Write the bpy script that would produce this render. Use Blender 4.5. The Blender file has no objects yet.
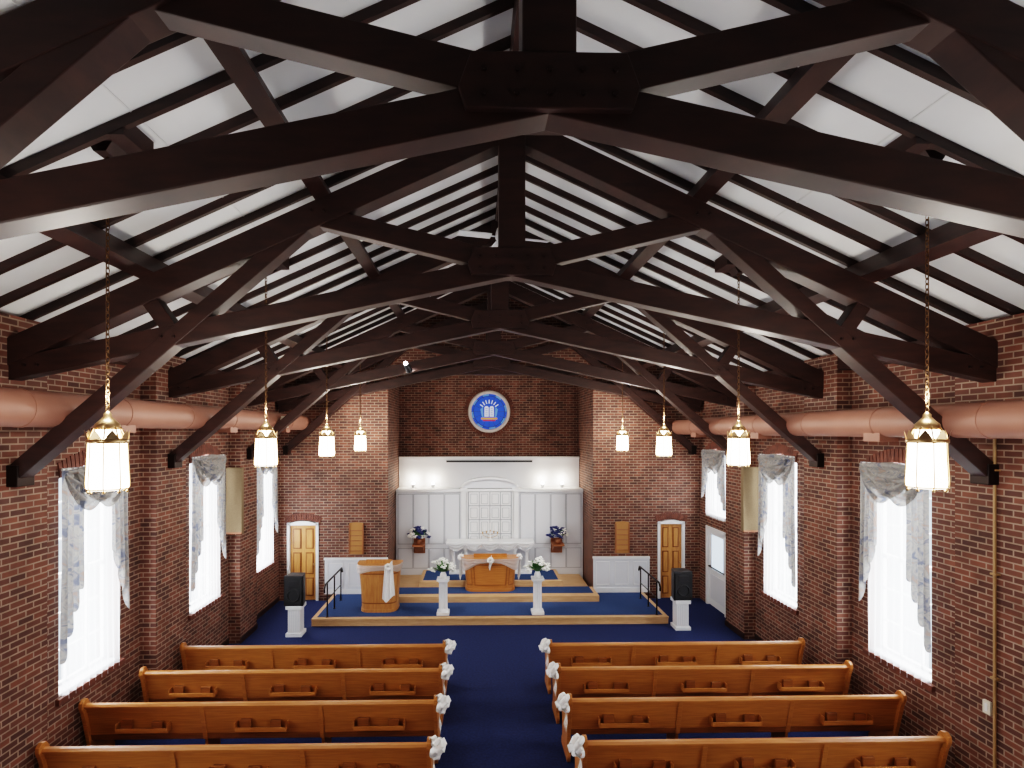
import bpy, math, random
from mathutils import Vector, Matrix
random.seed(7)
pi=math.pi
S=bpy.context.scene
try:
    S.view_settings.view_transform='Filmic'
    S.view_settings.look='High Contrast'
    S.view_settings.exposure=0.55
except Exception as e: print(e)

# ------------------------------------------------ materials
def newmat(n):
    m=bpy.data.materials.new(n); m.use_nodes=True
    nt=m.node_tree; b=nt.nodes.get('Principled BSDF'); return m,nt,b
def pbr(n,col,rough=.6,metal=0,col2=None,scale=8,bump=0,stretch=None,emit=None,es=0):
    m,nt,b=newmat(n)
    b.inputs['Base Color'].default_value=(*col,1); b.inputs['Roughness'].default_value=rough; b.inputs['Metallic'].default_value=metal
    if col2 or bump:
        g=nt.nodes.new('ShaderNodeNewGeometry'); mp=nt.nodes.new('ShaderNodeMapping')
        if stretch: mp.inputs['Scale'].default_value=stretch
        nz=nt.nodes.new('ShaderNodeTexNoise'); nz.inputs['Scale'].default_value=scale; nz.inputs['Detail'].default_value=4
        nt.links.new(g.outputs['Position'],mp.inputs['Vector']); nt.links.new(mp.outputs['Vector'],nz.inputs['Vector'])
        if col2:
            r=nt.nodes.new('ShaderNodeValToRGB'); r.color_ramp.elements[0].position=.35; r.color_ramp.elements[1].position=.65
            r.color_ramp.elements[0].color=(*col,1); r.color_ramp.elements[1].color=(*col2,1)
            nt.links.new(nz.outputs['Fac'],r.inputs['Fac']); nt.links.new(r.outputs['Color'],b.inputs['Base Color'])
        if bump:
            bp=nt.nodes.new('ShaderNodeBump'); bp.inputs['Strength'].default_value=bump; bp.inputs['Distance'].default_value=.01
            nt.links.new(nz.outputs['Fac'],bp.inputs['Height']); nt.links.new(bp.outputs['Normal'],b.inputs['Normal'])
    if emit:
        b.inputs['Emission Color'].default_value=(*emit,1); b.inputs['Emission Strength'].default_value=es
    return m
def brickmat(n,c1,c2,mortar,bw=.215,rh=.074,ms=.009):
    m,nt,b=newmat(n); N=nt.nodes; L=nt.links
    g=N.new('ShaderNodeNewGeometry'); sp=N.new('ShaderNodeSeparateXYZ'); L.new(g.outputs['Position'],sp.inputs[0])
    sn=N.new('ShaderNodeSeparateXYZ'); L.new(g.outputs['True Normal'],sn.inputs[0])
    ab=N.new('ShaderNodeMath'); ab.operation='ABSOLUTE'; L.new(sn.outputs[0],ab.inputs[0])
    gt=N.new('ShaderNodeMath'); gt.operation='GREATER_THAN'; gt.inputs[1].default_value=.5; L.new(ab.outputs[0],gt.inputs[0])
    mx=N.new('ShaderNodeMix'); mx.data_type='FLOAT'; L.new(gt.outputs[0],mx.inputs[0]); L.new(sp.outputs[0],mx.inputs[2]); L.new(sp.outputs[1],mx.inputs[3])
    cb=N.new('ShaderNodeCombineXYZ'); L.new(mx.outputs[0],cb.inputs[0]); L.new(sp.outputs[2],cb.inputs[1])
    bt=N.new('ShaderNodeTexBrick'); L.new(cb.outputs[0],bt.inputs['Vector'])
    bt.inputs['Scale'].default_value=1; bt.inputs['Brick Width'].default_value=bw; bt.inputs['Row Height'].default_value=rh
    bt.inputs['Mortar Size'].default_value=ms; bt.inputs['Mortar Smooth'].default_value=.2; bt.inputs['Bias'].default_value=0
    bt.inputs['Color1'].default_value=(*c1,1); bt.inputs['Color2'].default_value=(*c2,1); bt.inputs['Mortar'].default_value=(*mortar,1)
    nz=N.new('ShaderNodeTexNoise'); nz.inputs['Scale'].default_value=3.5; nz.inputs['Detail'].default_value=5; L.new(g.outputs['Position'],nz.inputs['Vector'])
    rr=N.new('ShaderNodeMapRange'); rr.inputs[1].default_value=.3; rr.inputs[2].default_value=.7; rr.inputs[3].default_value=.7; rr.inputs[4].default_value=1.2; L.new(nz.outputs['Fac'],rr.inputs[0])
    vm=N.new('ShaderNodeVectorMath'); vm.operation='SCALE'; L.new(bt.outputs['Color'],vm.inputs[0]); L.new(rr.outputs[0],vm.inputs['Scale'])
    L.new(vm.outputs[0],b.inputs['Base Color']); b.inputs['Roughness'].default_value=.8
    bp=N.new('ShaderNodeBump'); bp.invert=True; bp.inputs['Strength'].default_value=.5; bp.inputs['Distance'].default_value=.008
    L.new(bt.outputs['Fac'],bp.inputs['Height']); L.new(bp.outputs['Normal'],b.inputs['Normal'])
    return m
BRICK=brickmat('brick',(.175,.060,.037),(.072,.028,.021),(.29,.205,.155))
VOUS=pbr('brick_voussoir',(.165,.057,.036),.8,col2=(.10,.036,.026),scale=9)
BEAM=pbr('dark_timber',(.042,.016,.012),.5,col2=(.025,.010,.008),scale=3,stretch=(1,1,4),bump=.2)
BOLT=pbr('bolt_iron',(.03,.013,.011),.45,.3)
STEEL=pbr('dark_iron',(.022,.013,.011),.4,.6)
CEIL=pbr('white_ceiling_board',(.80,.81,.81),.8,col2=(.74,.75,.76),scale=1.2)
SEAM=pbr('ceiling_batten',(.70,.71,.71),.8)
CARPET=pbr('navy_carpet',(.006,.014,.068),.95,col2=(.010,.023,.10),scale=26,bump=.4)
CARP2=pbr('stage_carpet',(.016,.042,.125),.95,col2=(.024,.058,.16),scale=26,bump=.3)
PEW=pbr('pew_oak',(.48,.19,.05),.38,col2=(.38,.14,.034),scale=5,stretch=(.6,6,9))
PEWD=pbr('pew_oak_dark',(.27,.09,.022),.4,col2=(.2,.065,.016),scale=5,stretch=(.6,6,9))
WOODL=pbr('light_oak',(.54,.25,.08),.35,col2=(.44,.18,.055),scale=5,stretch=(6,6,.7))
DOORW=pbr('door_oak',(.60,.30,.10),.35,col2=(.48,.22,.07),scale=5,stretch=(6,6,.7))
PINE=pbr('stage_wood',(.62,.38,.20),.45,col2=(.52,.30,.14),scale=5,stretch=(.7,6,6))
WHITE=pbr('white_paint',(.78,.79,.80),.4)
WHITE2=pbr('white_panel',(.68,.70,.74),.45)
GROOVE_SHADE=pbr('panel_groove_shade',(.36,.38,.42),.6)  # grey tone paints shade into the gaps of the white panelling
PINK=pbr('duct_paint',(.29,.135,.095),.55,col2=(.26,.12,.085),scale=2)
TAN=pbr('acoustic_cloth',(.21,.155,.09),.9,col2=(.18,.13,.075),scale=60)
BLACK=pbr('black_plastic',(.012,.012,.014),.45)
GRILL=pbr('speaker_grille',(.02,.02,.022),.8,col2=(.005,.005,.006),scale=180)
BRASS=pbr('brass',(.58,.38,.20),.3,1)
CHAIN=pbr('chain_bronze',(.16,.09,.045),.45,.8)
GLOW=pbr('lamp_glass',(.9,.85,.75),.4,emit=(1,.88,.73),es=15)
SATIN=pbr('white_satin',(.85,.84,.82),.4)
GREEN=pbr('leaf_green',(.05,.15,.04),.6,col2=(.1,.25,.07),scale=30)
PETAL=pbr('white_petal',(.88,.88,.83),.6)
NAVYP=pbr('navy_petal',(.02,.03,.12),.6)
BROWN=pbr('bracket_wood',(.28,.10,.04),.5)
CONDUIT=pbr('conduit',(.36,.22,.10),.5)
IVORY=pbr('ivory_plate',(.7,.66,.56),.5)
GOLD=pbr('board_wood',(.38,.18,.055),.5)
SLOT_SHADE=pbr('dark_slot',(.03,.03,.035),.6)  # flat dark strip, paints the darkness inside the slot opening
LEAD=pbr('lead_came',(.03,.03,.035),.5,.5)
GB=pbr('glass_blue',(.02,.05,.28),.2,emit=(.03,.09,.55),es=.5)
GB2=pbr('glass_lightblue',(.1,.22,.42),.2,emit=(.12,.26,.6),es=.4)
GR=pbr('glass_gold',(.4,.22,.05),.2,emit=(.7,.4,.12),es=.35)
GRED=pbr('glass_ruby',(.3,.04,.05),.2,emit=(.5,.06,.08),es=.35)
GW=pbr('glass_pearl',(.55,.57,.6),.2,emit=(.6,.64,.75),es=.4)
STONE=pbr('stone_ring',(.74,.67,.62),.7)
BEAMLAMP=pbr('spot_lens',(1,1,1),.3,emit=(1,.95,.9),es=30)
def sheer(n,tr,col,alpha_scale=None):
    m,nt,b=newmat(n); N=nt.nodes; L=nt.links; N.remove(b); out=[x for x in N if x.type=='OUTPUT_MATERIAL'][0]
    a=N.new('ShaderNodeBsdfTransparent'); t=N.new('ShaderNodeBsdfTranslucent'); t.inputs[0].default_value=(*col,1)
    d=N.new('ShaderNodeBsdfDiffuse'); d.inputs[0].default_value=(*col,1)
    m1=N.new('ShaderNodeMixShader'); m1.inputs[0].default_value=.4; L.new(t.outputs[0],m1.inputs[1]); L.new(d.outputs[0],m1.inputs[2])
    m2=N.new('ShaderNodeMixShader'); m2.inputs[0].default_value=1-tr; L.new(a.outputs[0],m2.inputs[1]); L.new(m1.outputs[0],m2.inputs[2])
    L.new(m2.outputs[0],out.inputs[0]); return m
SHEER=sheer('sheer_curtain',.5,(.9,.92,.95))
TULLE=sheer('tulle',.35,(.92,.92,.93))
def drapemat():
    m,nt,b=newmat('patterned_drape'); N=nt.nodes; L=nt.links; out=[x for x in N if x.type=='OUTPUT_MATERIAL'][0]
    g=N.new('ShaderNodeNewGeometry'); nz=N.new('ShaderNodeTexNoise'); nz.inputs['Scale'].default_value=6; nz.inputs['Detail'].default_value=3; nz.inputs['Distortion'].default_value=1.2
    L.new(g.outputs['Position'],nz.inputs['Vector']); r=N.new('ShaderNodeValToRGB'); e=r.color_ramp.elements
    e[0].position=.34; e[0].color=(.17,.19,.25,1); e[1].position=.47; e[1].color=(.40,.38,.35,1)
    x=e.new(.58); x.color=(.29,.30,.31,1); x=e.new(.66); x.color=(.36,.28,.24,1)
    L.new(nz.outputs['Fac'],r.inputs['Fac']); L.new(r.outputs['Color'],b.inputs['Base Color']); b.inputs['Roughness'].default_value=.8
    t=N.new('ShaderNodeBsdfTranslucent'); L.new(r.outputs['Color'],t.inputs[0]); mx=N.new('ShaderNodeMixShader'); mx.inputs[0].default_value=.18
    L.new(b.outputs[0],mx.inputs[1]); L.new(t.outputs[0],mx.inputs[2]); L.new(mx.outputs[0],out.inputs[0]); return m
DRAPE=drapemat()

# ------------------------------------------------ mesh builder
class MB:
    def __init__(s): s.v=[]; s.f=[]; s.m=[]; s.sm=[]; s.mats=[]
    def mi(s,m):
        if m not in s.mats: s.mats.append(m)
        return s.mats.index(m)
    def add(s,vs,fs,m,sm=False):
        o=len(s.v); s.v+= [tuple(v) for v in vs]; k=s.mi(m)
        for f in fs: s.f.append([i+o for i in f]); s.m.append(k); s.sm.append(sm)
    def box(s,x0,x1,y0,y1,z0,z1,m):
        x0,x1=min(x0,x1),max(x0,x1); y0,y1=min(y0,y1),max(y0,y1)
        s.add([(x0,y0,z0),(x1,y0,z0),(x1,y1,z0),(x0,y1,z0),(x0,y0,z1),(x1,y0,z1),(x1,y1,z1),(x0,y1,z1)],
          [(0,3,2,1),(4,5,6,7),(0,1,5,4),(1,2,6,5),(2,3,7,6),(3,0,4,7)],m)
    def beam(s,p0,p1,w,h,m,side=(0,1,0)):
        p0=Vector(p0);p1=Vector(p1); d=(p1-p0).normalized(); sd=Vector(side).normalized(); up=d.cross(sd).normalized(); sd=up.cross(d)
        vs=[]
        for p in (p0,p1):
            for a,b in ((-1,-1),(1,-1),(1,1),(-1,1)): vs.append(p+sd*(a*w/2)+up*(b*h/2))
        s.add(vs,[(0,3,2,1),(4,5,6,7),(0,1,5,4),(1,2,6,5),(2,3,7,6),(3,0,4,7)],m)
    def cyl(s,p0,p1,r0,m,r1=None,n=16,sm=True,cap=True):
        r1=r0 if r1 is None else r1
        p0=Vector(p0);p1=Vector(p1); d=(p1-p0).normalized(); a=d.orthogonal().normalized(); b=d.cross(a)
        vs=[p0+(a*math.cos(2*pi*i/n)+b*math.sin(2*pi*i/n))*r0 for i in range(n)]+[p1+(a*math.cos(2*pi*i/n)+b*math.sin(2*pi*i/n))*r1 for i in range(n)]
        s.add(vs,[(i,(i+1)%n,n+(i+1)%n,n+i) for i in range(n)],m,sm)
        if cap: s.add(vs,[tuple(range(n-1,-1,-1)),tuple(range(n,2*n))],m)
    def lathe(s,c,prof,m,n=20,sm=True,ph=0):
        vs=[]
        for r,z in prof:
            for i in range(n):
                a=2*pi*i/n+ph; vs.append((c[0]+r*math.cos(a),c[1]+r*math.sin(a),c[2]+z))
        fs=[]
        for k in range(len(prof)-1):
            for i in range(n): fs.append((k*n+i,k*n+(i+1)%n,(k+1)*n+(i+1)%n,(k+1)*n+i))
        s.add(vs,fs,m,sm)
    def grid(s,fn,nu,nv,m,sm=True):
        vs=[fn(u/nu,v/nv) for v in range(nv+1) for u in range(nu+1)]
        s.add(vs,[(v*(nu+1)+u,v*(nu+1)+u+1,(v+1)*(nu+1)+u+1,(v+1)*(nu+1)+u) for v in range(nv) for u in range(nu)],m,sm)
    def sph(s,c,r,m,n=8,k=6,sc=(1,1,1)):
        s.grid(lambda u,v:(c[0]+r*sc[0]*math.sin(pi*v)*math.cos(2*pi*u),c[1]+r*sc[1]*math.sin(pi*v)*math.sin(2*pi*u),c[2]+r*sc[2]*math.cos(pi*v)),n,k,m)
    def prism(s,pts,axis,a0,a1,m):
        n=len(pts)
        if axis=='x': vs=[(a0,p[0],p[1]) for p in pts]+[(a1,p[0],p[1]) for p in pts]
        elif axis=='y': vs=[(p[0],a0,p[1]) for p in pts]+[(p[0],a1,p[1]) for p in pts]
        else: vs=[(p[0],p[1],a0) for p in pts]+[(p[0],p[1],a1) for p in pts]
        s.add(vs,[tuple(range(n)),tuple(range(2*n-1,n-1,-1))]+[(i,n+i,n+(i+1)%n,(i+1)%n) for i in range(n)],m)
    def torus(s,c,R,r,m,ax='z',n=10,k=5,el=1.0,rot=0):
        def fn(u,v):
            a=2*pi*u;b=2*pi*v; x=(R+r*math.cos(b))*math.cos(a); y=(R+r*math.cos(b))*math.sin(a)*el; z=r*math.sin(b)
            if ax=='z': return (c[0]+x,c[1]+y,c[2]+z)
            if ax=='y': return (c[0]+x,c[1]+z,c[2]+y)
            return (c[0]+z,c[1]+x,c[2]+y)
        s.grid(fn,n,k,m)
    def build(s,name,bevel=0,loc=None,parent=None,fixn=True):
        me=bpy.data.meshes.new(name)
        vs=s.v
        if loc: vs=[(v[0]-loc[0],v[1]-loc[1],v[2]-loc[2]) for v in vs]
        me.from_pydata(vs,[],s.f)
        for m in s.mats: me.materials.append(m)
        me.polygons.foreach_set('material_index',s.m); me.polygons.foreach_set('use_smooth',s.sm); me.update()
        if fixn:
            import bmesh
            bm=bmesh.new(); bm.from_mesh(me); bmesh.ops.recalc_face_normals(bm,faces=bm.faces); bm.to_mesh(me); bm.free()
        o=bpy.data.objects.new(name,me); S.collection.objects.link(o)
        if loc: o.location=loc
        if bevel:
            b=o.modifiers.new('bevel','BEVEL'); b.width=bevel; b.segments=2; b.limit_method='ANGLE'; b.angle_limit=math.radians(50)
        if parent: o.parent=parent
        return o
def dup(o,loc,name=None,rz=0,sx=1):
    c=bpy.data.objects.new(name or o.name.split('.')[0],o.data); S.collection.objects.link(c); c.location=loc; c.rotation_euler[2]=rz; c.scale[0]=sx
    for m in o.modifiers:
        b=c.modifiers.new('bevel','BEVEL'); b.width=m.width; b.segments=2; b.limit_method='ANGLE'; b.angle_limit=m.angle_limit
    return c

# ------------------------------------------------ dimensions
WX=5.85; PX=5.6; YB=15.0; YN=17.2; NX=2.85; Y0=-2.5
SP=3.12; T0=3.08
PK=8.65; SL=.46
roof=lambda x: PK-SL*abs(x)
WC=[T0+SP*(k+.5)+.13 for k in (-1,0,1,2)]+[13.97]
WCL=[WC[0],WC[1]-.1,WC[2]-.13,WC[3]-.04,WC[4]]
WW=.60; WZ0=1.18

b=MB(); b.box(-6.2,6.2,Y0-.3,YN+.3,-.15,0,CARPET); b.build('floor')

def side_wall(name,sx,ops):
    b=MB(); ys=[Y0-.3]
    for (a,c,zz) in ops:
        b.box(sx*WX,sx*(WX+.35),ys[-1],a,0,roof(WX)+.05,BRICK)
        z=0
        for i,(z0,z1,arch) in enumerate(zz):
            if z0>z: b.box(sx*WX,sx*(WX+.35),a,c,z,z0,BRICK)
            z=z1
            if arch:
                n=10; h=.16
                for k in range(n):
                    t0=k/n;t1=(k+1)/n
                    za=z1-h*(1-math.sin(pi*t0)); zb=z1-h*(1-math.sin(pi*t1)); ya=a+(c-a)*t0; yb=a+(c-a)*t1
                    b.prism([(ya,za-.001),(yb,zb-.001),(yb,z1+.001),(ya,z1+.001)],'x',sx*WX,sx*(WX+.35),BRICK)
                nb=17
                for k in range(nb):
                    t=(k+.5)/nb; y=a+(c-a)*t; zc=z1-h*(1-math.sin(pi*t)); sl=h*pi*math.cos(pi*t)/(c-a)
                    nrm=Vector((0,-sl*.4,1)).normalized()
                    p0=Vector((sx*(WX-.006),y,zc)); b.beam(p0,p0+nrm*.2,.02,(c-a)/nb*.86,VOUS,side=(1,0,0))
        b.box(sx*WX,sx*(WX+.35),a,c,z,roof(WX)+.05,BRICK)
        if zz[0][0]>0: b.box(sx*(WX-.05),sx*(WX+.02),a-.06,c+.06,zz[0][0]-.08,zz[0][0],VOUS)
        ys.append(c)
    b.box(sx*WX,sx*(WX+.35),ys[-1],YB+.3,0,roof(WX)+.05,BRICK)
    for k in range(-1,4):
        y=T0+SP*k
        b.box(sx*PX,sx*WX,y-.45,y+.45,0,roof(WX),BRICK)
    return b.build(name)
opsL=[(y-WW,y+WW,[(WZ0,4.2,True)]) for y in WCL]
opsR=[(y-WW,y+WW,[(WZ0,4.2,True)]) for y in WC[:-1]]+[(WC[-1]-WW,WC[-1]+WW,[(0,2.12,False),(2.45,4.2,True)])]
side_wall('wall_left',-1,opsL); side_wall('wall_right',1,opsR)

# back wall with niche
DL=(-5.62,-4.76); DR=(4.66,5.42)
def back_half(nm,x0,x1,d0,d1,s):
    b=MB()
    b.box(x0,d0,YB,YB+.3,0,5.9,BRICK); b.box(d1,x1,YB,YB+.3,0,5.9,BRICK); b.box(d0,d1,YB,YB+.3,2.2,5.9,BRICK)
    b.box(d0,d1,YB+.2,YB+.3,0,2.2,BRICK)
    b.prism([(s*6.2,5.9),(s*NX,5.9),(s*NX,roof(NX)+.05),(s*6.2,roof(6.2)+.1)],'y',YB,YB+.3,BRICK)
    b.build('wall_back_'+nm)
    b=MB(); b.box(s*NX,s*(NX+.3),YB+.3,YN+.3,0,6.7,BRICK); b.build('wall_niche_'+nm)
back_half('left',-6.2,-NX,*DL,-1); back_half('right',NX,6.2,*DR,1)
b=MB()
cz=5.3; R=.68; n=48
b.box(-NX,NX,YN+.15,YN+.3,0,6.7,BRICK)
for k in range(n):
    a0=2*pi*k/n;a1=2*pi*(k+1)/n
    def edge(a):
        c,s_=math.cos(a),math.sin(a); t=1.2/max(abs(c),abs(s_)); return (c*t,cz+s_*t)
    e0=edge(a0);e1=edge(a1)
    b.prism([(R*math.cos(a0),cz+R*math.sin(a0)),e0,e1,(R*math.cos(a1),cz+R*math.sin(a1))],'y',YN,YN+.15,BRICK)
b.box(-NX,-1.2,YN,YN+.15,0,6.7,BRICK); b.box(1.2,NX,YN,YN+.15,0,6.7,BRICK); b.box(-1.2,1.2,YN,YN+.15,0,cz-1.2,BRICK); b.box(-1.2,1.2,YN,YN+.15,cz+1.2,6.7,BRICK)
for k in range(56):
    a=2*pi*k/56; c=Vector((math.cos(a),0,math.sin(a))); p=Vector((0,YN-.005,cz))
    b.beam(p+c*.69,p+c*.80,.03,.064,VOUS,side=(0,1,0))
b.build('wall_niche_back')
b=MB(); b.prism([(-NX,6.5),(NX,6.5),(NX,roof(NX)+.05),(0,PK+.05),(-NX,roof(NX)+.05)],'y',YB,YB+.3,BRICK)
b.build('wall_gable')
b=MB(); b.box(-NX,NX,YB+.3,YN,6.5,6.6,BEAM); b.box(-NX+.02,NX-.02,YB-.0,YB+.2,6.25,6.5,BEAM)
b.build('ceiling_niche')
b=MB(); b.box(-6.2,6.2,Y0-.3,Y0,0,6,BRICK); b.prism([(-6.2,6),(6.2,6),(6.2,5.8),(0,PK+.1),(-6.2,5.8)],'y',Y0-.3,Y0,BRICK)
b.build('wall_rear')

# ceiling
b=MB()
for s in (-1,1):
    b.prism([(0,PK),(s*6.4,roof(6.4)),(s*6.4,roof(6.4)+.15),(0,PK+.15)],'y',Y0-.3,YN+.4,CEIL)
    for x in (3.15,):
        b.beam((s*x,Y0,roof(x)-.002),(s*x,YB,roof(x)-.002),.015,.008,SEAM,side=(1,0,-s*SL))
b.build('ceiling')

# ridge, purlins, common rafters
b=MB()
b.box(-.06,.06,Y0,YB,PK-.42,PK-.05,BEAM)
for s in (-1,1):
    for x in (2.18,4.12):
        z=roof(x)-.12/ math.cos(math.atan(SL))-.12
        b.beam((s*x,Y0,z),(s*x,YB,z),.17,.24,BEAM,side=(1,0,-s*SL))
    b.box(s*PX+s*.02,s*WX,Y0,YB,roof(WX)-.28,roof(WX)-.06,BEAM)
    k=0
    while True:
        y=T0-SP*2+ (k+.5)*SP/6; k+=1
        if y<Y0: continue
        if y>YB: break
        b.beam((0,y,PK-.045),(s*6.0,y,roof(6.0)-.045),.05,.09,BEAM)
b.build('ceiling_rafters_and_purlins')

# trusses
def truss():
    b=MB(); C=8.12; y=0
    rc=lambda x: C-SL*abs(x)
    for s in (-1,1):
        b.beam((0,y,C),(s*5.78,y,rc(5.78)),.215,.28,BEAM)
        b.beam((0,y,6.54),(s*5.75,y,5.32),.18,.235,BEAM)
        b.beam((s*5.60,y,4.15),(s*2.12,y,7.18),.20,.18,BEAM)
        b.beam((s*2.25,y,7.10),(0,y,6.56),.155,.22,BEAM)
        b.beam((s*4.12,y,6.20),(s*3.74,y,5.66),.167,.17,BEAM)
        b.box(s*5.48,s*5.62,y-.12,y+.12,4.04,4.28,STEEL)
        for (px,pz) in ((2.18,7.14),(3.85,5.72),(5.35,5.40)):
            for dx in (-.07,.07): b.cyl((s*(px+dx),y-.12,pz),(s*(px+dx),y+.12,pz),.018,BOLT,n=8)
    b.box(-.15,.15,y-.125,y+.125,6.5,8.25,BEAM)
    b.prism([(-.46,6.42),(.46,6.42),(.50,6.54),(.43,6.73),(-.43,6.73),(-.50,6.54)],'y',y-.14,y+.14,BEAM)
    for dx in (-.36,-.18,0,.18,.36):
        for dz in (6.5,6.63): b.cyl((dx,y-.155,dz),(dx,y+.155,dz),.016,BOLT,n=8)
    return b.build('roof_truss',bevel=.008,loc=(0,0,0))
t=truss(); t.location=(0,T0,0)
for k in (-1,1,2,3): dup(t,(0,T0+SP*k,0))
dup(t,(0,YB-.22,0))

# ducts
for s,z in ((-1,4.90),(1,4.78)):
    b=MB(); x=s*5.15
    b.cyl((x,Y0+.02,z),(x,YB-.01,z),.2,PINK,n=28)
    y=Y0+.4
    while y<YB:
        b.cyl((x,y-.02,z),(x,y+.02,z),.207,PINK,n=28); y+=1.56
    for yc in WC:
        b.box(x-.14,x+.12,yc-.75,yc-.45,z-.26,z-.12,PINK)
    b.build('air_duct',loc=(x,YB/2,z))
b=MB(); b.box(-4.93,-4.80,12.6,12.72,4.75,5.02,IVORY); b.cyl((-4.86,12.58,4.95),(-4.86,12.5,4.95),.05,IVORY,n=12)
b.build('emergency_light')

# windows
def window(idx,sx,yc,z0,z1,half=WW):
    e=bpy.data.objects.new('window_%d'%idx,None); S.collection.objects.link(e); e.location=(sx*WX,yc,(z0+z1)/2)
    base=Vector(e.location)
    b=MB(); X=sx*(WX+.2)
    def fr(y0,y1,za,zb,t=.05): b.box(X,X+sx*t,y0,y1,za,zb,WHITE)
    fr(yc-half,yc-half+.06,z0,z1); fr(yc+half-.06,yc+half,z0,z1); fr(yc-half,yc+half,z0,z0+.07); fr(yc-half,yc+half,z1-.12,z1)
    zm=(z0+z1)/2; fr(yc-half,yc+half,zm-.035,zm+.035,.06)
    for t in (-1/3,1/3): fr(yc+half*t-.012,yc+half*t+.012,z0,z1,.03)
    for t in (1/6,2/6,4/6,5/6): fr(yc-half,yc+half,z0+(z1-z0)*t-.012,z0+(z1-z0)*t+.012,.03)
    b.box(sx*(WX+.02),sx*(WX+.25),yc-half,yc+half,z0-.0,z0+.03,WHITE)
    o=b.build('frame',loc=tuple(base)); o.parent=e; o.location=(0,0,0)
    b=MB()
    H=z1-z0
    def fs(u,v):
        y=yc-half+.02+2*(half-.02)*u; top=z1-.03-.13*(1-math.sin(pi*u)); 
        z=top+(z0-.06-top)*v
        return (sx*(WX-.03+.022*math.sin(u*58+1.3*math.sin(v*3))*(.5+.5*v)),y,z+ .01*math.sin(u*40)*v)
    b.grid(fs,120,10,SHEER); o=b.build('sheer',loc=tuple(base),fixn=False); o.parent=e; o.location=(0,0,0)
    b=MB()
    b.cyl((sx*(WX-.08),yc-half-.05,z1-.04),(sx*(WX-.08),yc+half+.05,z1-.04),.014,WHITE,n=8)
    for side,Lo,Li in ((-1,H*.84,H*.52),(1,H*.74,H*.40)):
        def fj(u,v,side=side,Lo=Lo,Li=Li):
            wob=.05*math.sin(v*5+u*3)
            w=.38
            y=yc+side*(half+.04-w*u*(1-.15*v)) - side*wob*v*.3
            step=Li+(Lo-Li)*(1-u)**1.1+.07*math.sin(u*21)
            z=z1-.02-v*step
            x=sx*(WX-.085-.035*math.sin(u*21+side)*(.5+.6*v))
            return (x,y,z)
        b.grid(fj,48,14,DRAPE)
    for k,(dy,dep) in enumerate(((-.24,.52),(.24,.52),(0,.42))):
        def fw(u,v,dy=dy,dep=dep,k=k):
            y=yc+dy*.7+(half*.76)*(2*u-1)
            sag=dep*(math.sin(pi*u)**.8)
            z=z1-.0-.05*abs(y-yc)/half-v*(.10+sag)
            x=sx*(WX-.11-.015*k-.035*math.sin(v*19)*(.3+math.sin(pi*u)))
            return (x,y,z)
        b.grid(fw,24,26,DRAPE)
    o=b.build('drape',loc=tuple(base),fixn=False); o.parent=e; o.location=(0,0,0)
    li=bpy.data.lights.new('daylight_%d'%idx,'AREA'); li.shape='RECTANGLE'; li.size=z1-z0; li.size_y=half*2; li.energy=145*(z1-z0)/3.1; li.color=(.92,.96,1.0)
    lo=bpy.data.objects.new('daylight_%d'%idx,li); S.collection.objects.link(lo); lo.location=(sx*(.30),0,0)
    lo.rotation_euler=(0,math.radians(90)*sx,0); lo.parent=e
i=1
for yc in WCL: window(i,-1,yc,WZ0,4.2); i+=1
for yc in WC[:-1]: window(i,1,yc,WZ0,4.2); i+=1
window(i,1,WC[-1],2.45,4.2)

# doors
def paneldoor(name,x0,x1,y,zt,mat,arch=True):
    b=MB(); w=x1-x0; c=(x0+x1)/2
    b.box(x0+.07,x1-.07,y+.06,y+.11,0,zt-.12,mat)
    for (a,bb) in ((.12,.62),(.72,1.32),(1.42,zt-.22)):
        for s in (0,1):
            xa=x0+.07+.08+s*((w-.14)/2-.02); xb=xa+(w-.14)/2-.14
            b.box(xa,xb,y+.045,y+.06,a,bb,PEWD); b.box(xa+.03,xb-.03,y+.03,y+.046,a+.03,bb-.03,mat)
    b.box(x0,x0+.07,y-.03,y+.12,0,zt-.05,WHITE); b.box(x1-.07,x1,y-.03,y+.12,0,zt-.05,WHITE)
    pts=[(x0,zt-.12),(x1,zt-.12)]
    for k in range(13):
        t=1-k/12; pts.append((x0+w*t,zt-.09+.085*math.sin(pi*t)))
    b.prism(pts,'y',y-.03,y+.12,WHITE)
    for k in range(15):
        t=(k+.5)/15; xx=x0-.05+(w+.1)*t; zc=zt-.07+.09*math.sin(pi*t); sl=.1*pi*math.cos(pi*t)/(w+.1)
        p=Vector((xx,y-.012,zc)); nn=Vector((-sl*.5,0,1)).normalized(); b.beam(p,p+nn*.19,.02,.05,VOUS)
    b.sph((x1-.13,y+.01,1.0),.03,BRASS); b.cyl((x1-.13,y+.05,1.0),(x1-.13,y+.01,1.0),.012,BRASS,n=8)
    b.build(name,loc=(c,y,0))
paneldoor('door_1',*DL,YB,2.2,DOORW); paneldoor('door_2',*DR,YB,2.2,DOORW)
b=MB(); y0,y1=WC[-1]-WW,WC[-1]+WW; X=WX+.05
b.box(X,X+.06,y0+.08,y1-.08,0.01,2.04,WHITE)
b.box(WX-.02,X+.1,y0,y0+.08,0,2.1,WHITE); b.box(WX-.02,X+.1,y1-.08,y1,0,2.1,WHITE); b.box(WX-.02,X+.1,y0,y1,2.04,2.12,WHITE)
GLD=pbr('door_glass',(.5,.6,.7),.1,emit=(.7,.85,1),es=.8)  # emission stands in for daylight coming through the pane
b.box(X-.01,X+.0,y0+.25,y1-.25,1.0,1.9,GLD); b.box(X-.02,X,y0+.2,y1-.2,.2,.85,WHITE2)
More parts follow.
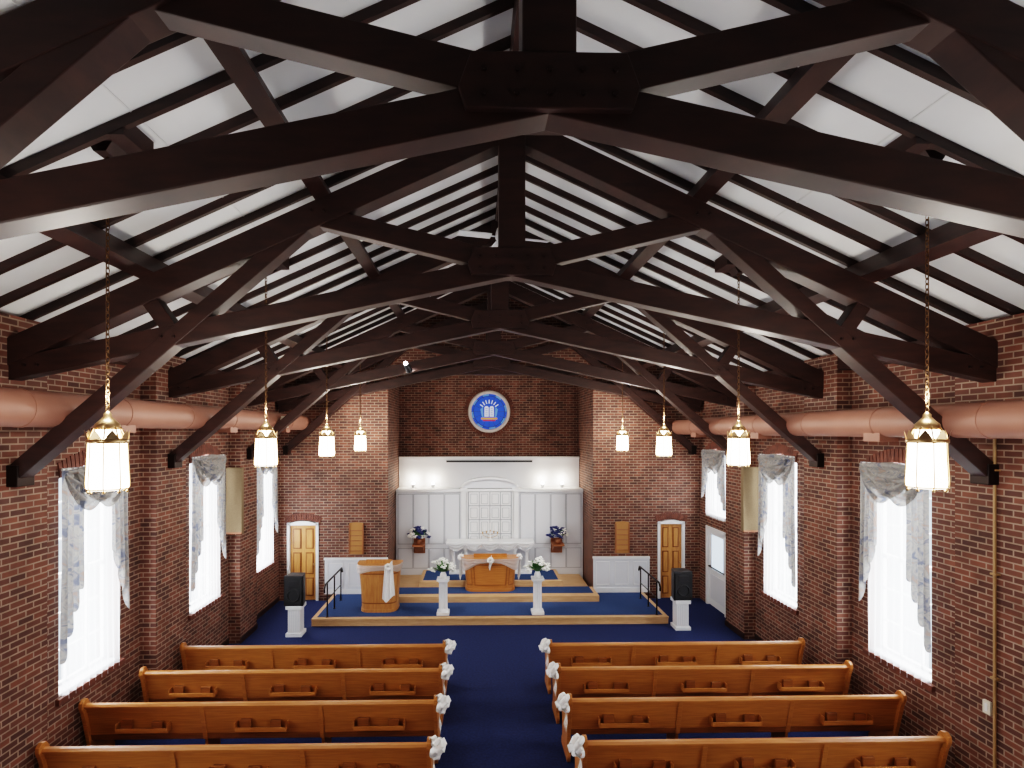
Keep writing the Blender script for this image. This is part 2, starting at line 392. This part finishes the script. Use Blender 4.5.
for a in ((y0+.22,y0+.25),(y1-.25,y1-.22)): b.box(X-.02,X,*a,.97,1.93,WHITE2)
b.cyl((X-.05,y0+.15,1.05),(X-.05,y1-.15,1.05),.018,STEEL,n=8)
b.box(X-.05,X,y0+.15,y0+.18,1.03,1.07,STEEL); b.box(X-.05,X,y1-.18,y1-.15,1.03,1.07,STEEL)
b.build('door_3',loc=(X,WC[-1],0))

# stage
b=MB()
def lvl(x0,x1,y0,y1,z0,z1):
    b.box(x0,x1,y0,y1,z0,z1,PINE); b.box(x0+.1,x1-.1,y0+.12,y1-.02,z1,z1+.008,CARP2)
lvl(-4.35,4.25,13.0,YB-.02,0,.18)
b.box(-4.35,4.25,12.97,13.04,.14,.184,PINE)
b.box(-NX+.02,NX-.02,14.15,YB-.0,.18,.34,PINE); b.box(-NX+.12,NX-.12,14.4,YB,.34,.348,CARP2)
b.box(-NX+.13,NX-.13,YB,16.34,.0,.34,PINE); b.box(-2.0,2.0,15.02,16.3,.34,.50,PINE); b.box(-1.9,1.9,15.14,16.2,.5,.508,CARP2)
b.build('stage_platform',bevel=.006)
for s,x0,x1 in ((-1,-4.58,-NX-.0),(1,NX,4.42)):
    b=MB(); b.box(x0,x1,YB-.05,YB-.005,.19,1.13,WHITE2); b.box(x0-.02,x1,YB-.08,YB-.005,1.13,1.18,WHITE)
    b.box(x0,x1,YB-.065,YB-.05,.19,.32,WHITE)
    w=(x1-x0)/3
    for k in range(3):
        a=x0+w*k+.07; c=x0+w*(k+1)-.07
        for q in ((a,c,.4,.42),(a,c,1.03,1.05),(a,a+.02,.4,1.05),(c-.02,c,.4,1.05)): b.box(q[0],q[1],YB-.06,YB-.05,q[2],q[3],WHITE)
    b.build('wainscot_panel')
for x in (-3.72,3.66):
    b=MB(); b.box(x-.2,x+.2,YB-.04,YB-.005,1.28,2.1,GOLD)
    b.prism([(x-.2,2.1),(x+.2,2.1),(x+.18,2.14),(x,2.16),(x-.18,2.14)],'y',YB-.04,YB-.005,GOLD)
    for k in range(5): b.box(x-.16,x+.16,YB-.055,YB-.04,1.36+k*.14,1.38+k*.14,BROWN)
    for q in ((x-.2,x-.17),(x+.17,x+.2)): b.box(*q,YB-.06,YB-.04,1.28,2.1,BROWN)
    b.build('hymn_board')

# niche white panelling
b=MB(); YP=16.35; zT=2.92
xi=NX-.02
b.box(-xi,xi,16.95,17.15,.0,3.86,WHITE2); b.box(-xi,xi,16.90,16.97,3.80,3.88,WHITE)
b.box(-1.35,1.35,16.92,16.96,3.70,3.76,SLOT_SHADE)
b.box(-xi,xi,YP,16.94,0.0,zT,WHITE2); b.box(-xi,-.86,YP-.06,YP,zT-.08,zT,WHITE); b.box(.86,xi,YP-.06,YP,zT-.08,zT,WHITE)
for s in (-1,1):
    for k in range(4):
        a=.93+k*.47; c=a+.42
        b.box(s*(a-.02),s*(c+.02),YP-.004,YP,1.26,zT-.14,GROOVE_SHADE)
        b.box(s*a,s*c,YP-.016,YP-.002,1.28,zT-.16,WHITE2)
        b.box(s*(a-.02),s*(c+.02),YP-.004,YP,.53,1.14,GROOVE_SHADE)
        b.box(s*a,s*c,YP-.016,YP-.002,.55,1.12,WHITE2)
    b.box(s*.70,s*.86,YP-.09,YP,.342,zT+.05,WHITE)
    b.box(s*.67,s*.89,YP-.12,YP,zT-.06,zT+.04,WHITE)
AR=.84
pts=[]
for k in range(17):
    t=k/16; pts.append((AR*math.cos(pi*t),zT+.04+.30*math.sin(pi*t)))
b.prism(pts,'y',YP-.05,16.9,WHITE2)
for k in range(16):
    t0=k/16;t1=(k+1)/16
    b.beam((AR*math.cos(pi*t0),YP-.08,zT+.06+.28*math.sin(pi*t0)),(AR*math.cos(pi*t1),YP-.08,zT+.06+.28*math.sin(pi*t1)),.1,.06,WHITE)
b.box(-.66,.66,YP-.03,YP,1.1,2.86,GROOVE_SHADE)
for r in range(4):
    z=1.16+r*.422
    for c in range(4):
        x=-.64+c*.32
        b.box(x+.012,x+.308,YP-.055,YP-.03,z+.012,z+.405,WHITE); b.box(x+.055,x+.265,YP-.060,YP-.055,z+.055,z+.36,GROOVE_SHADE); b.box(x+.07,x+.25,YP-.075,YP-.055,z+.07,z+.345,WHITE)
for q in ((-.72,-.66,1.0,2.92),(.66,.72,1.0,2.92),(-.72,.72,2.86,2.94)): b.box(q[0],q[1],YP-.09,YP,q[2],q[3],WHITE)
b.build('altar_screen_panelling',bevel=.003)

# altar table (white)
b=MB(); y0,y1=15.75,16.2; zf=.51
b.box(-1.28,1.28,y0-.08,y1,1.38,1.45,WHITE); b.box(-1.2,1.2,y0-.02,y1,1.24,1.38,WHITE)
b.box(-1.15,1.15,y1-.1,y1,zf,1.24,WHITE2)
for x in (-1.08,-.72,.72,1.08):
    b.lathe((x,y0+.06,zf),[(.07,0),(.07,.05),(.05,.07),(.045,.62),(.06,.66),(.07,.68),(.07,.74)],WHITE,n=14)
b.box(-1.2,1.2,y0-.02,y1,zf,zf+.05,WHITE)
for k in range(5):
    xa=-1.25+k*.5
    def sw(u,v,xa=xa): return (xa+.5*u,y0-.1-.02*math.sin(v*14),1.43-v*(.05+.18*math.sin(pi*u)))
    b.grid(sw,14,8,TULLE)
b.build('altar_table')
b=MB(); yc=15.98
b.lathe((0,yc,1.45),[(.09,0),(.08,.02),(.015,.05),(.015,.25),(.03,.27)],SATIN,n=12)
for x in (-.22,-.11,0,.11,.22):
    h=.30-abs(x)*.2; b.cyl((x,yc,1.45+h-.06),(x,yc,1.45+h),.022,BRASS,n=10); b.cyl((x,yc,1.45+h),(x,yc,1.45+h+.2),.012,SATIN,n=8)
for r in (.11,.22):
    for k in range(8):
        a0=pi+pi*k/8;a1=pi+pi*(k+1)/8; h=.24-r*.2
        b.cyl((r*math.cos(a0),yc,1.45+h+.55*r*math.sin(a0)+.0),(r*math.cos(a1),yc,1.45+h+.55*r*math.sin(a1)),.008,BRASS,n=6,cap=False)
b.build('candelabra')

# bowed-front pulpit / communion table (squared plan, flaring upward)
def pulpit(name,c,hw,dep,z0,h,mat,drape,flare=.12,tails=None,npan=1):
    b=MB(); cx,cy=c
    EX=.38; EY=.75
    def plan(a,w,d):
        return (cx+w*math.copysign(abs(math.cos(a))**EX,math.cos(a)),cy-d*(abs(math.sin(a))**EY))
    def f(u,v,k=1,q=1):
        a=pi*u; w=hw*(1-flare+flare*v**1.6)*k; d=dep*(1-.12+.12*v)*q
        p=plan(pi-a,w,d); return (p[0],p[1],z0+.06+(h-.12)*v)
    b.grid(f,40,8,mat)
    b.grid(lambda u,v:f(u,v,.95,.93),40,8,mat)
    def ring(z,zz,k,v):
        pts=[f(i/40,v,k,k) for i in range(41)]; pts=[(pts[0][0],cy+.10)]+[(p[0],p[1]) for p in pts]+[(pts[-1][0],cy+.10)]
        b.prism(pts,'z',z,zz,mat)
    ring(z0,z0+.07,1.03,0); ring(z0+h-.07,z0+h-.02,1.05,1)
    for s in (-1,1): 
        n=6
        for j in range(n):
            va=j/n; vb=(j+1)/n; wa=hw*(1-flare+flare*va**1.6)*.99; wb=hw*(1-flare+flare*vb**1.6)*.99
            b.beam((cx+s*wa-s*.02,cy+.05,z0+.06+(h-.12)*va),(cx+s*wb-s*.02,cy+.05,z0+.06+(h-.12)*vb),.10,.03,mat)
    b.prism([(cy-dep*.55,z0+h-.03),(cy+.08,z0+h-.03),(cy-dep*.55,z0+h+.08)],'x',cx-hw*.6,cx+hw*.6,mat)
    for j in range(npan):
        u0=.14+.72*j/npan+.02; u1=.14+.72*(j+1)/npan-.02
        for (va,vb,ua,ub) in ((.14,.17,u0,u1),(.82,.85,u0,u1),(.14,.85,u0,u0+.014),(.14,.85,u1-.014,u1)):
            def m_(u,v,va=va,vb=vb,ua=ua,ub=ub): 
                p=f(ua+(ub-ua)*u,va+(vb-va)*v,1.0,1.0); return (p[0],p[1]-.012,p[2])
            b.grid(m_,12,3,PEWD)
    def pos(uu,k=1.07,q=1.10):
        p=f(uu,1,k,q); return (p[0],p[1])
    for (x0,x1,dd) in drape:
        def sw(u,v,x0=x0,x1=x1,dd=dd):
            p=pos(x0+(x1-x0)*u)
            return (p[0],p[1]-.01*math.sin(v*18),z0+h-.02-v*(.10+dd*math.sin(pi*u)))
        b.grid(sw,26,12,TULLE)
    for (uu,wd,ln) in tails:
        def tail(u,v,uu=uu,wd=wd,ln=ln):
            p=pos(uu)
            return (p[0]+(wd*.7+wd*.5*v)*(u-.5)*2,p[1]-.03+.03*math.sin(u*14),z0+h+.02-v*ln-.08*math.sin(u*5))
        b.grid(tail,20,10,SATIN)
        p=pos(uu)
        for j in range(7):
            aa=2*pi*j/7; b.sph((p[0]+.055*math.cos(aa),p[1]-.06,z0+h-.04+.055*math.sin(aa)),.04,SATIN,sc=(1,.7,1))
    b.build(name,loc=(cx,cy,z0))
pulpit('pulpit',(-2.84,13.80),.53,.45,.189,1.2,WOODL,[(.03,.55,.12),(.55,.97,.08)],tails=[(.55,.13,.85)],flare=.15)
pulpit('communion_table',(-.03,14.90),.75,.42,.349,.92,PEW,[(.03,.5,.22),(.5,.97,.22)],flare=.12,tails=[(.5,.04,.25),(.03,.04,.6),(.97,.04,.6)],npan=3)

def bouquet(b,c,r,nw,flower,leafs=40):
    for k in range(leafs):
        a=random.uniform(0,2*pi); t=random.uniform(.1,1.25); L=r*random.uniform(.7,1.15)
        d=Vector((math.cos(a)*math.sin(t),math.sin(a)*math.sin(t),math.cos(t))); p0=Vector(c)+d*L*.3; p1=Vector(c)+d*L
        sd=d.cross(Vector((0,0,1))).normalized()*r*.12; m_=(p0+p1)/2
        b.add([p0,m_+sd,p1,m_-sd],[(0,1,2,3)],GREEN)
        b.cyl(p0-d*L*.3,m_,.004,GREEN,n=4,cap=False)
    for k in range(nw):
        a=random.uniform(0,2*pi); t=random.uniform(.05,1.45); L=r*random.uniform(.7,1.1)
        p=Vector(c)+Vector((math.cos(a)*math.sin(t),math.sin(a)*math.sin(t),math.cos(t)))*L
        fm=random.choice(flower); q=r*random.uniform(.17,.25)
        b.sph(p,q*.5,fm,6,4)
        for j in range(5):
            aa=2*pi*j/5+random.random(); b.sph(p+Vector((math.cos(aa)*q*.7,math.sin(aa)*q*.5,math.sin(aa*2)*q*.4)),q*.55,fm,6,4,sc=(1,1,.55))
for x in (-1.22,1.10):
    b=MB(); y=13.28; z=.189
    b.box(x-.15,x+.15,y-.15,y+.15,z,z+.07,WHITE); b.box(x-.15,x+.15,y-.15,y+.15,z+.83,z+.88,WHITE)
    b.lathe((x,y,z),[(.13,.07),(.13,.10),(.11,.13),(.10,.15),(.095,.74),(.11,.77),(.13,.80),(.135,.83)],WHITE,n=20)
    for k in range(12):
        a=2*pi*k/12; b.cyl((x+.098*math.cos(a),y+.098*math.sin(a),z+.15),(x+.094*math.cos(a),y+.094*math.sin(a),z+.74),.01,WHITE,n=6,cap=False)
    b.build('column_pedestal')
    b=MB(); zz=z+.882
    b.lathe((x,y,zz),[(.001,0.0),(.06,0),(.085,.05),(.07,.11),(.05,.14),(.06,.16)],SATIN,n=14)
    bouquet(b,(x,y,zz+.14),.30,26,[PETAL,PETAL,PETAL],100)
    b.build('flower_bouquet')
for x in (-2.12,2.02):
    b=MB(); y=16.33
    b.box(x-.17,x+.17,y-.46,y-.005,1.28,1.33,BROWN); b.prism([(y-.005,1.28),(y-.38,1.28),(y-.005,1.02)],'x',x-.13,x+.13,BROWN)
    b.box(x-.17,x+.17,y-.02,y-.005,1.0,1.45,BROWN)
    b.build('bracket_shelf')
    b=MB(); b.lathe((x,y-.32,1.332),[(.001,0.0),(.07,0),(.09,.08),(.08,.14)],BROWN,n=12)
    bouquet(b,(x,y-.32,1.52),.30,50,[PETAL,NAVYP,NAVYP],40)
    b.build('flower_arrangement')

for x,y in ((-4.55,12.5),(4.44,12.72)):
    b=MB()
    b.box(x-.18,x+.18,y-.18,y+.18,0,.08,WHITE); b.box(x-.14,x+.14,y-.14,y+.14,.08,.62,WHITE); b.box(x-.18,x+.18,y-.18,y+.18,.62,.70,WHITE)
    for k in range(5): b.box(x-.10+.05*k-.008,x-.10+.05*k+.008,y-.15,y-.14,.12,.58,WHITE2)
    b.build('speaker_pedestal',bevel=.006)
    b=MB(); z=.702
    b.prism([(x-.22,y-.17),(x+.22,y-.17),(x+.16,y+.17),(x-.16,y+.17)],'z',z,z+.68,BLACK)
    b.box(x-.19,x+.19,y-.19,y-.17,z+.04,z+.64,GRILL)
    b.torus((x,y-.195,z+.24),.13,.015,BLACK,ax='y',n=20,k=6); b.box(x-.11,x+.11,y-.2,y-.19,z+.44,z+.58,BLACK)
    b.build('loudspeaker',bevel=.01)
for x in (-4.0,4.0):
    b=MB()
    for y in (13.1,13.75,14.4): b.cyl((x,y,.19),(x,y,1.02),.018,STEEL,n=8); b.cyl((x,y,.19),(x,y,.2),.04,STEEL,n=10)
    b.cyl((x,12.95,1.02),(x,14.5,1.02),.022,STEEL,n=10); b.cyl((x,13.1,.6),(x,14.4,.6),.013,STEEL,n=8)
    b.cyl((x,12.95,1.02),(x,12.85,.93),.022,STEEL,n=10); b.cyl((x,12.85,.93),(x,12.86,.84),.022,STEEL,n=10)
    b.cyl((x,14.5,1.02),(x,14.56,.9),.022,STEEL,n=10)
    b.build('handrail')

for s in (-1,1):
    b=MB(); xa,xb=s*5.80,s*5.46
    b.box(xa,xb,11.74,11.86,2.45,3.88,TAN); b.box(xa,xb,11.735,11.75,2.45,2.49,BROWN)
    b.build('acoustic_speaker_panel',bevel=.01)

# stained glass: blue roundel with a pale central group and radiating leads
b=MB(); yy=YN+.06
def sector(r0,r1,a0,a1,m,y=yy):
    n=4; pts=[(r0*math.cos(a0+(a1-a0)*i/n),cz+r0*math.sin(a0+(a1-a0)*i/n)) for i in range(n+1)]+[(r1*math.cos(a1-(a1-a0)*i/n),cz+r1*math.sin(a1-(a1-a0)*i/n)) for i in range(n+1)]
    b.prism(pts,'y',y,y+.02,m)
for k in range(16):
    a0=2*pi*k/16;a1=2*pi*(k+1)/16
    sector(.50,.58,a0,a1,GB if k%2 else GB2); sector(.0001,.50,a0,a1,GB if (k//2)%2 else GB)
    b.beam((.26*math.cos(a0),yy-.005,cz+.26*math.sin(a0)),(.58*math.cos(a0),yy-.005,cz+.58*math.sin(a0)),.02,.010,LEAD)
for s in (-1,1):
    x0,x1=sorted((s*.015,s*.15)); pts=[(x0,cz-.16),(x1,cz-.16),(x1,cz+.12)]
    for k in range(7): t=k/6; pts.append(((x0+x1)/2+(x1-x0)/2*math.cos(pi*t),cz+.12+.06*math.sin(pi*t)))
    pts.append((x0,cz+.12)); b.prism(pts,'y',yy-.02,yy,GW)
    for k in range(4): b.box(x0+.03,x1-.03,yy-.024,yy-.02,cz-.11+k*.065,cz-.095+k*.065,GB)
    b.prism([(s*.18,cz-.2),(s*.24,cz-.14),(s*.28,cz+.08),(s*.2,cz+.16),(s*.19,cz)],'y',yy-.015,yy,GB2)
b.box(-.26,.26,yy-.02,yy,cz-.25,cz-.19,GR); b.box(-.2,.2,yy-.02,yy,cz-.30,cz-.26,GRED)
for k in range(7):
    a=pi*(.2+.6*k/6); b.beam((.24*math.cos(a),yy-.008,cz+.02+.24*math.sin(a)),(.36*math.cos(a),yy-.008,cz+.02+.36*math.sin(a)),.015,.03,GW)
b.torus((0,yy,cz),.50,.010,LEAD,ax='y',n=48,k=5)
b.torus((0,YN+.02,cz),.62,.055,STONE,ax='y',n=56,k=8)
b.build('window_round_stained_glass')

# pews
def pew(yb,x0,x1):
    b=MB(); L=x1-x0
    def bp(z): return yb+ .12*(1-(z-.41)/.51)
    b.prism([(bp(.38),.38),(bp(.38)+.03,.38),(bp(.9)+.03,.9),(bp(.9),.9)],'x',x0+.04,x1-.04,PEW)
    pr=[(yb-.035,.885),(yb-.04,.915),(yb-.02,.94),(yb+.02,.945),(yb+.05,.925),(yb+.05,.885)]
    b.prism(pr,'x',x0+.02,x1-.02,PEW)
    b.prism([(bp(.38)-.012,.38),(bp(.38)+.0,.38),(bp(.47),.47),(bp(.47)-.012,.47)],'x',x0+.04,x1-.04,PEWD)
    b.prism([(bp(.80)-.010,.80),(bp(.80)+.0,.80),(bp(.885),.885),(bp(.885)-.010,.885)],'x',x0+.04,x1-.04,PEW)
    for t in (1/3,2/3):
        x=x0+L*t
        b.prism([(bp(.38)-.02,.38),(bp(.38),.38),(bp(.89),.89),(bp(.89)-.02,.89)],'x',x-.03,x+.03,PEW)
        b.prism([(yb+.16,0),(yb+.5,0),(yb+.52,.42),(yb+.13,.42)],'x',x-.02,x+.02,PEWD)
    b.box(x0+.04,x1-.04,yb+.13,yb+.56,.42,.455,PEW); b.box(x0+.04,x1-.04,yb+.54,yb+.57,.38,.46,PEW)
    b.box(x0+.06,x1-.06,yb+.15,yb+.53,.455,.49,CARP2)
    for t in (1/6,.5,5/6):
        x=x0+L*t; w=.34
        b.box(x-w,x+w,bp(.55)-.10,bp(.55)-.0,.54,.555,PEWD); b.box(x-w,x+w,bp(.55)-.11,bp(.55)-.095,.54,.60,PEW)
        b.box(x-w-.015,x-w,bp(.55)-.11,bp(.6),.54,.66,PEW); b.box(x+w,x+w+.015,bp(.55)-.11,bp(.6),.54,.66,PEW)
        b.box(x-w+.05,x-w+.2,bp(.55)-.08,bp(.55)-.04,.555,.70,PEWD)
        b.box(x+w-.22,x+w-.07,bp(.55)-.08,bp(.55)-.04,.555,.68,PEWD)
    pr=[(.10,0),(.60,0),(.60,.09),(.53,.16),(.51,.3),(.52,.42),(.57,.52),(.58,.60),(.53,.645),(.44,.65),(.32,.66),(.20,.72),(.12,.82),(.08,.94),(.04,1.0),(-.02,1.01),(-.07,.97),(-.075,.91),(-.03,.80),(.03,.55),(.08,.35),(.10,.16),(.06,.09)]
    pr=[(yb+p,z) for p,z in pr]
    for xa,xb in ((x0,x0+.05),(x1-.05,x1)): b.prism(pr,'x',xa,xb,PEW)
    return b.build('church_pew',bevel=.006,loc=((x0+x1)/2,yb,0))
def bow(x,y,z,s):
    b=MB()
    C=Vector((x+s*.055,y-.03,z))
    def loop(d,r,w):
        d=Vector(d).normalized(); sd=d.orthogonal().normalized(); up=d.cross(sd)
        def f(u,v):
            t=2*pi*v; return tuple(C+d*(r*(1-math.cos(t))/2)+up*(.04*math.sin(t))+sd*((u-.5)*w*(.35+math.sin(t/2))))
        b.grid(f,3,16,SATIN)
    for i in range(26):
        zz=1-2*(i+.5)/26; a=i*2.39996; r_=math.sqrt(1-zz*zz)
        d=Vector((r_*math.cos(a),r_*math.sin(a),zz))
        if d.x*s<-.35: continue
        loop(d,.105+.015*(i%3),.06)
    b.sph(tuple(C),.03,SATIN)
    for dy in (-.07,0.0,.06):
        def f(u,v,dy=dy):
            return (x+s*(.04+.012*math.sin(v*8)),y-.02+dy*v*1.3+(u-.5)*.05,z-.36*v-.02*abs(u-.5))
        b.grid(f,3,10,SATIN)
    return b.build('pew_bow',loc=(x,y,z),fixn=False)
for r,(yb,xl,xr) in enumerate(((4.4,5.5,5.4),(5.42,5.5,5.4),(6.45,5.53,5.32),(7.48,5.78,5.60),(8.48,5.59,5.55),(9.45,5.50,5.38))):
    pew(yb,-xl,-.94); pew(yb,.87,xr)
    bow(-.94,yb-.03,.93,1); bow(.87,yb-.03,.93,-1)

# pendant lanterns
def lantern():
    b=MB()
    n=8; ph=pi/8
    prof=[(.135,0),(.15,.02),(.152,.06),(.142,.25),(.136,.40)]
    b.lathe((0,0,0),prof,GLOW,n=n,sm=False,ph=ph)
    b.lathe((0,0,0),[(.0,.0),(.135,0)],GLOW,n=n,sm=False,ph=ph)
    for i in range(n):
        a=2*pi*i/n+ph; c=Vector((math.cos(a),math.sin(a),0))
        for k in range(len(prof)-1): b.cyl(c*(prof[k][0]+.004)+Vector((0,0,prof[k][1])),c*(prof[k+1][0]+.004)+Vector((0,0,prof[k+1][1])),.006,BRASS,n=6)
        b.sph(tuple(c*.138+Vector((0,0,-.015))),.014,BRASS,6,4)
        a2=a+pi/8; c2=Vector((math.cos(a2),math.sin(a2),0)); t=Vector((-math.sin(a2),math.cos(a2),0))
        p=c2*.138+Vector((0,0,.41)); b.add([p-t*.052,p+t*.052,p+t*.03+Vector((0,0,.05))+c2*.012,p+Vector((0,0,.09))+c2*.022,p-t*.03+Vector((0,0,.05))+c2*.012],[(0,1,2,3,4)],BRASS)
        b.cyl(c*.135+Vector((0,0,.42)),c*.08+Vector((0,0,.55)),.007,BRASS,n=6)
    b.lathe((0,0,0),[(.142,.385),(.150,.39),(.150,.415),(.138,.425),(.09,.43)],BRASS,n=24)
    b.lathe((0,0,0),[(.085,.43),(.083,.50)],GLOW,n=12,sm=True)
    b.lathe((0,0,0),[(.088,.50),(.092,.52),(.09,.545),(.06,.575),(.03,.61),(.03,.63),(.012,.65)],BRASS,n=24)
    b.torus((0,0,.01),.146,.007,BRASS,n=24,k=5)
    top=7.07-4.17; z=.67; k=0
    while z<top-.04:
        b.torus((0,0,z),.014,.0042,CHAIN,ax='y' if k%2 else 'x',n=8,k=4,el=2.0); z+=.046; k+=1
    b.cyl((.012,0,.64),(.012,0,top),.004,CHAIN,n=5)
    return b,top
b,top=lantern()
q=.26
b.prism([(-q,top-.05),(q,top-.05),(q,top+.12-SL*q),(-q,top+.12+SL*q)],'y',-.2,.2,BEAM)
b.prism([(-.1,top-.05),(.1,top-.05),(.05,top-.13),(-.05,top-.13)],'y',-.1,.1,BEAM)
lan=b.build('pendant_lantern')
def lantern_fill(x,y):
    l=bpy.data.lights.new('lantern_top_fill','POINT'); l.energy=48; l.color=(1,.94,.85); l.shadow_soft_size=.06  # added fill light above each lantern, brightens the ceiling
    o=bpy.data.objects.new('lantern_top_fill',l); S.collection.objects.link(o); o.location=(x,y,4.17+.78)
for k in range(-1,4):
    y=T0+SP*(k+.5)-(.08 if k==0 else 0)
    LX=3.47 if k==0 else 3.40
    if k!=0: dup(lan,(LX,y,4.17))
    else: lan.location=(LX,y,4.17)
    dup(lan,(-LX,y,4.17),sx=-1)
    lantern_fill(LX,y); lantern_fill(-LX,y)

# ceiling fan
b=MB(); y=T0+SP*1.5; z=7.45
b.cyl((0,y,z+.1),(0,y,PK-.42),.02,WHITE,n=8); b.lathe((0,y,z),[(.02,.16),(.11,.12),(.13,.05),(.13,-.02),(.08,-.07),(.001,-.08)],WHITE,n=18)
for k in range(4):
    a=pi/2*k+.25; c=Vector((math.cos(a),math.sin(a),0)); s_=Vector((-math.sin(a),math.cos(a),0))
    b.beam(Vector((0,y,z))+c*.1,Vector((0,y,z))+c*.22,.03,.01,WHITE,side=s_)
    b.beam(Vector((0,y,z))+c*.2,Vector((0,y,z))+c*.68,.13,.012,WHITE,side=s_+Vector((0,0,.2)))
b.build('ceiling_fan')

b=MB(); p=Vector((-1.95,T0+SP*3-.25,6.1)); d=(Vector((0,16,1.8))-p).normalized()
b.cyl(p-d*.1,p+d*.1,.06,BLACK,r1=.08,n=14); b.cyl(p+d*.1,p+d*.102,.07,BEAMLAMP,n=14); b.cyl(p,(p.x,T0+SP*3-.05,6.2),.012,BLACK,n=6)
b.sph(tuple(p-d*.12),.045,BEAMLAMP)
b.build('stage_spotlight')
def spot(loc,tgt,e,ang,col=(1,.97,.93),r=.08):
    l=bpy.data.lights.new('stage_spot_beam','SPOT'); l.energy=e; l.spot_size=math.radians(ang); l.spot_blend=.6; l.color=col; l.shadow_soft_size=r
    o=bpy.data.objects.new('stage_spot_beam',l); S.collection.objects.link(o); o.location=loc
    o.rotation_euler=(Vector(tgt)-Vector(loc)).to_track_quat('-Z','Y').to_euler()
spot(tuple(p+d*.2),(0.6,15.6,1.0),240,60)
spot((1.95,T0+SP*3-.1,5.9),(-.4,15.6,1.0),240,60)
for x in (-2.35,-1.75,1.65,2.25):
    b=MB(); b.cyl((x,16.72,2.922),(x,16.72,3.04),.05,WHITE,r1=.07,n=14,cap=False); b.sph((x,16.72,3.06),.045,BEAMLAMP)
    b.build('ledge_uplight')
    l=bpy.data.lights.new('uplight_bulb','POINT'); l.energy=8; l.color=(1,.82,.6); l.shadow_soft_size=.05
    o=bpy.data.objects.new('uplight_bulb',l); S.collection.objects.link(o); o.location=(x,16.80,3.16)

b=MB(); b.cyl((PX-.03,6.1,0),(PX-.03,6.1,4.6),.016,CONDUIT,n=8)
for z in (.6,1.8,3.0,4.2): b.box(PX-.05,PX,6.06,6.14,z,z+.02,CONDUIT)
b.build('conduit_pipe')
b=MB(); b.box(PX-.03,PX,6.16,6.25,1.35,1.5,IVORY); b.box(PX-.036,PX-.03,6.19,6.22,1.38,1.47,WHITE); b.build('electrical_outlet')
for s,nm in ((-1,'left'),(1,'right')):
    b=MB()
    for k in range(-1,4):
        y=T0+SP*k; b.box(s*(PX-.015),s*PX,y-.46,y+.46,0,.12,BEAM)
        if not(s==1 and k==3): b.box(s*(WX-.015),s*WX,y+.46,min(y+SP-.46,YB),0,.12,BEAM)
    b.build('baseboard_'+nm)

w=bpy.data.worlds.new('world'); S.world=w; w.use_nodes=True
w.node_tree.nodes['Background'].inputs[0].default_value=(.8,.9,1,1); w.node_tree.nodes['Background'].inputs[1].default_value=1.0

cd=bpy.data.cameras.new('camera'); cd.sensor_width=36; cd.lens=540/1024*36; cd.shift_x=.0235; cd.shift_y=.0469; cd.clip_start=.05
co=bpy.data.objects.new('camera',cd); S.collection.objects.link(co); co.location=(-.40,0,4.65); co.rotation_euler=(math.radians(90),0,math.radians(-1.2))
S.camera=co
